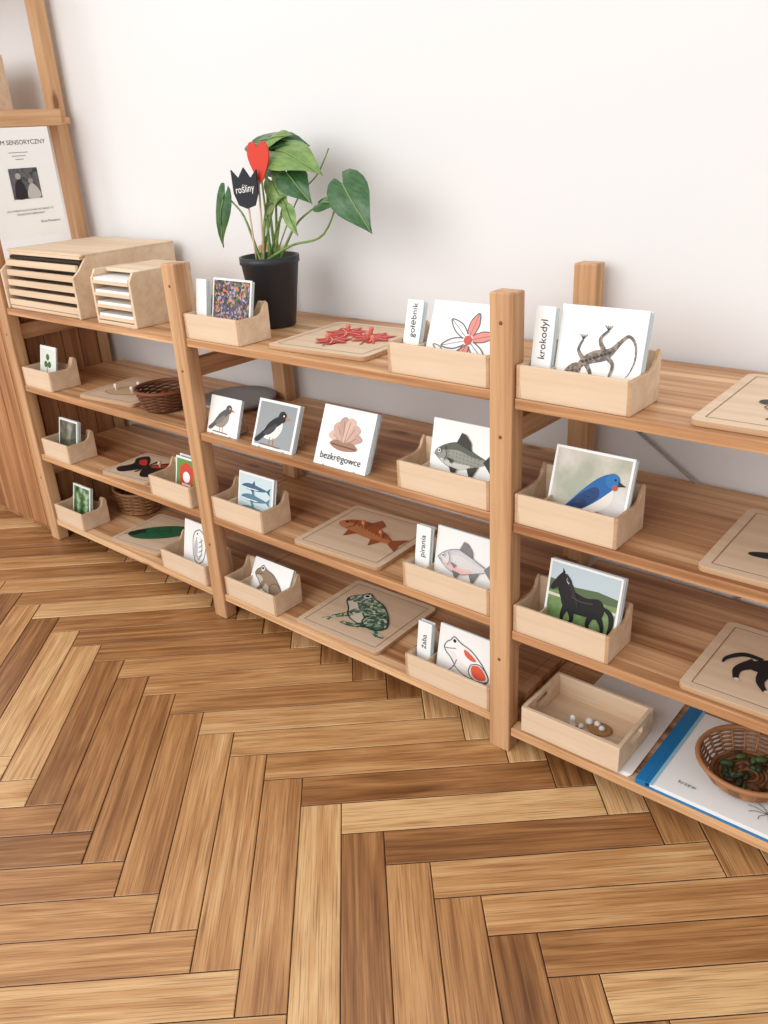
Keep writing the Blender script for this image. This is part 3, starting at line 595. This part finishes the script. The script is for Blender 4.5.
def leaf(mb,base,tip,wid,normal,mat,curl=.25,fold=.12,heart=.18):
    b=Vector(base);t=Vector(tip);ax=(t-b);L=ax.length;ax.normalize();nz=Vector(normal);nz=(nz-ax*nz.dot(ax)).normalized();sx=ax.cross(nz)
    prof=[(-.16,.28),(-.13,.62),(-.04,.86),(.1,.99),(.25,1.0),(.42,.9),(.6,.68),(.78,.4),(.92,.15),(1.0,.01)]
    vs=[];fs=[];nc=9
    for i,(s,wf) in enumerate(prof):
        for j in range(nc):
            q=(j-(nc-1)/2)/((nc-1)/2)
            ss=s if s>0 else s*min(1,abs(q)*1.6)*(heart/.16)
            off=-curl*L*max(ss,0)**2+fold*wid*abs(q)*wf-.25*wid*(q*wf)**2*.6+.03*wid*math.sin(6*s+3*q)
            vs.append(b+ax*(ss*L)+sx*(q*wf*wid/2)+nz*off)
    for i in range(len(prof)-1):
        for j in range(nc-1): fs.append((i*nc+j,i*nc+j+1,(i+1)*nc+j+1,(i+1)*nc+j))
    mb.add(vs,fs,mat,True)
    mid=[vs[i*nc+nc//2]+nz*.0012 for i in range(2,len(prof))]; mb.tube(mid,[.0014]*len(mid),vein,4)
    return b
def at(x,z,y=0): return Vector((x-PX,y,z-PZ))
mb=MB(); V=Vector
leaves=[
 (at(-1.485,.965,-.02),at(-1.535,.855,-.03),.05,(.1,-.9,.3),g1,'a'),
 (at(-1.324,1.045,-.01),at(-1.185,1.03,-.05),.085,(.1,-.6,.8),g2,0),
 (at(-1.410,1.062,.02),at(-1.265,1.082,.0),.07,(-.1,-.5,.85),g1,0),
 (at(-1.289,1.005,-.02),at(-1.212,.964,-.05),.065,(.1,-.7,.6),g1,0),
 (at(-1.288,.938,-.03),at(-1.255,.895,-.05),.032,(.1,-.9,.3),g2,0),
 (at(-1.142,.984,-.02),at(-1.058,.916,-.06),.082,(.15,-.85,.6),g1,'b'),
 (at(-1.205,.948,-.02),at(-1.137,.960,-.04),.045,(.1,-.6,.8),g1,0),
 (at(-1.348,.942,-.02),at(-1.30,.968,-.04),.04,(.1,-.8,.6),g2,0),
 (at(-1.408,1.03,.03),at(-1.455,.965,.02),.07,(-.2,-.8,.5),g1,0),
 (at(-1.335,.99,-.02),at(-1.285,.94,-.04),.05,(.1,-.9,.4),g2,0),
 (at(-1.375,1.035,.0),at(-1.30,1.0,-.02),.055,(-.1,-.8,.6),g1,0),
 (at(-1.30,.985,.0),at(-1.27,1.03,-.02),.035,(-.1,-.8,.6),g2,0),
 (at(-1.37,1.062,.01),at(-1.30,1.085,.0),.05,(-.1,-.6,.8),g2,0)]
for b,t,w,nm,m,kk in leaves:
    leaf(mb,b,t,w,nm,m)
    r0=V((random.uniform(-.02,.02),random.uniform(-.02,.02),.13)); mid=(r0+b)/2+V((0,0,.03)); mid.x=r0.x*.45+b.x*.55
    if kk=='a': mid=V((b.x*.62,b.y*.5,b.z*.86))
    if kk=='b': mid=V((b.x*.72,b.y*.5,b.z*.68))
    pts=cr([r0,r0*.5+mid*.5+V((0,0,.008)),mid,b],6); mb.tube(pts,[.0034-.0019*i/len(pts) for i in range(len(pts))],g2,6)
pts=cr([V((.01,0,.13)),at(-1.29,.95,0),at(-1.225,1.0,.0),at(-1.19,1.045,-.0)],6); mb.tube(pts,.0015,g2,5)
mb.obj('leaves_and_stems',e)
# decorations on sticks (pushed into the soil)
mb=MB(); stick=col(214,186,150)
mb.tube([(.0,-.035,.12),(.014,-.055,.27)],.002,stick); mb.tube([(.015,-.03,.12),(.045,-.046,.32)],.002,stick)
mb.M=T((.016,-.060,.287)); tul=[(0,-.039),(.024,-.033),(.036,-.010),(.038,.034),(.018,.018),(0,.038),(-.018,.018),(-.038,.034),(-.036,-.010),(-.024,-.033)]
mb.prism(tul,'y',0,.003,col(26,30,38)); mb.lay=0; mb.text('rośliny',.020,0,-.008,WHITE,.1,'CENTER')
mb.M=T((.053,-.050,.336)); ht=[(0,-.039),(.022,-.012),(.031,.012),(.024,.032),(.01,.034),(0,.024),(-.01,.034),(-.024,.032),(-.031,.012),(-.022,-.012)]
mb.prism([(q.x,q.y) for q in cr([(a,b,0) for a,b in ht],4,True)],'y',0,.003,col(210,62,42)); mb.M=Matrix()
mb.obj('plant_signs',e)
# ------------------------------------------------------------------ lights, world, camera
w=bpy.data.worlds.new('world'); scene.world=w; w.use_nodes=True; bg=w.node_tree.nodes['Background']; bg.inputs[0].default_value=(.985,.99,1.0,1); bg.inputs[1].default_value=1.0
l=bpy.data.lights.new('window_light','AREA'); l.energy=94; l.size=3.8; l.size_y=2.4; l.shape='RECTANGLE'; l.color=(1,.99,.98)
lo=bpy.data.objects.new('window_light',l); lo.location=(-1.7,-2.4,2.2); lo.rotation_euler=(Vector((-.9,1.3,.4))-Vector((-1.7,-2.4,2.2))).to_track_quat('-Z','Y').to_euler(); scene.collection.objects.link(lo)
R=Matrix(((.7641,-.2300,.6026),(.6429,.3482,-.6823),(-.0529,.9088,.4140)))
b=R.col[2].normalized(); r=(R.col[0]-b*R.col[0].dot(b)).normalized(); u=b.cross(r); R=Matrix((r,u,b)).transposed()
cam=bpy.data.cameras.new('camera'); co=bpy.data.objects.new('camera',cam); scene.collection.objects.link(co)
cam.sensor_width=36; cam.lens=836.7/1024*36; cam.clip_start=.01; M=R.to_4x4(); M.translation=(0,0,H); co.matrix_world=M; scene.camera=co
scene.view_settings.view_transform='Standard'; scene.view_settings.look='None'
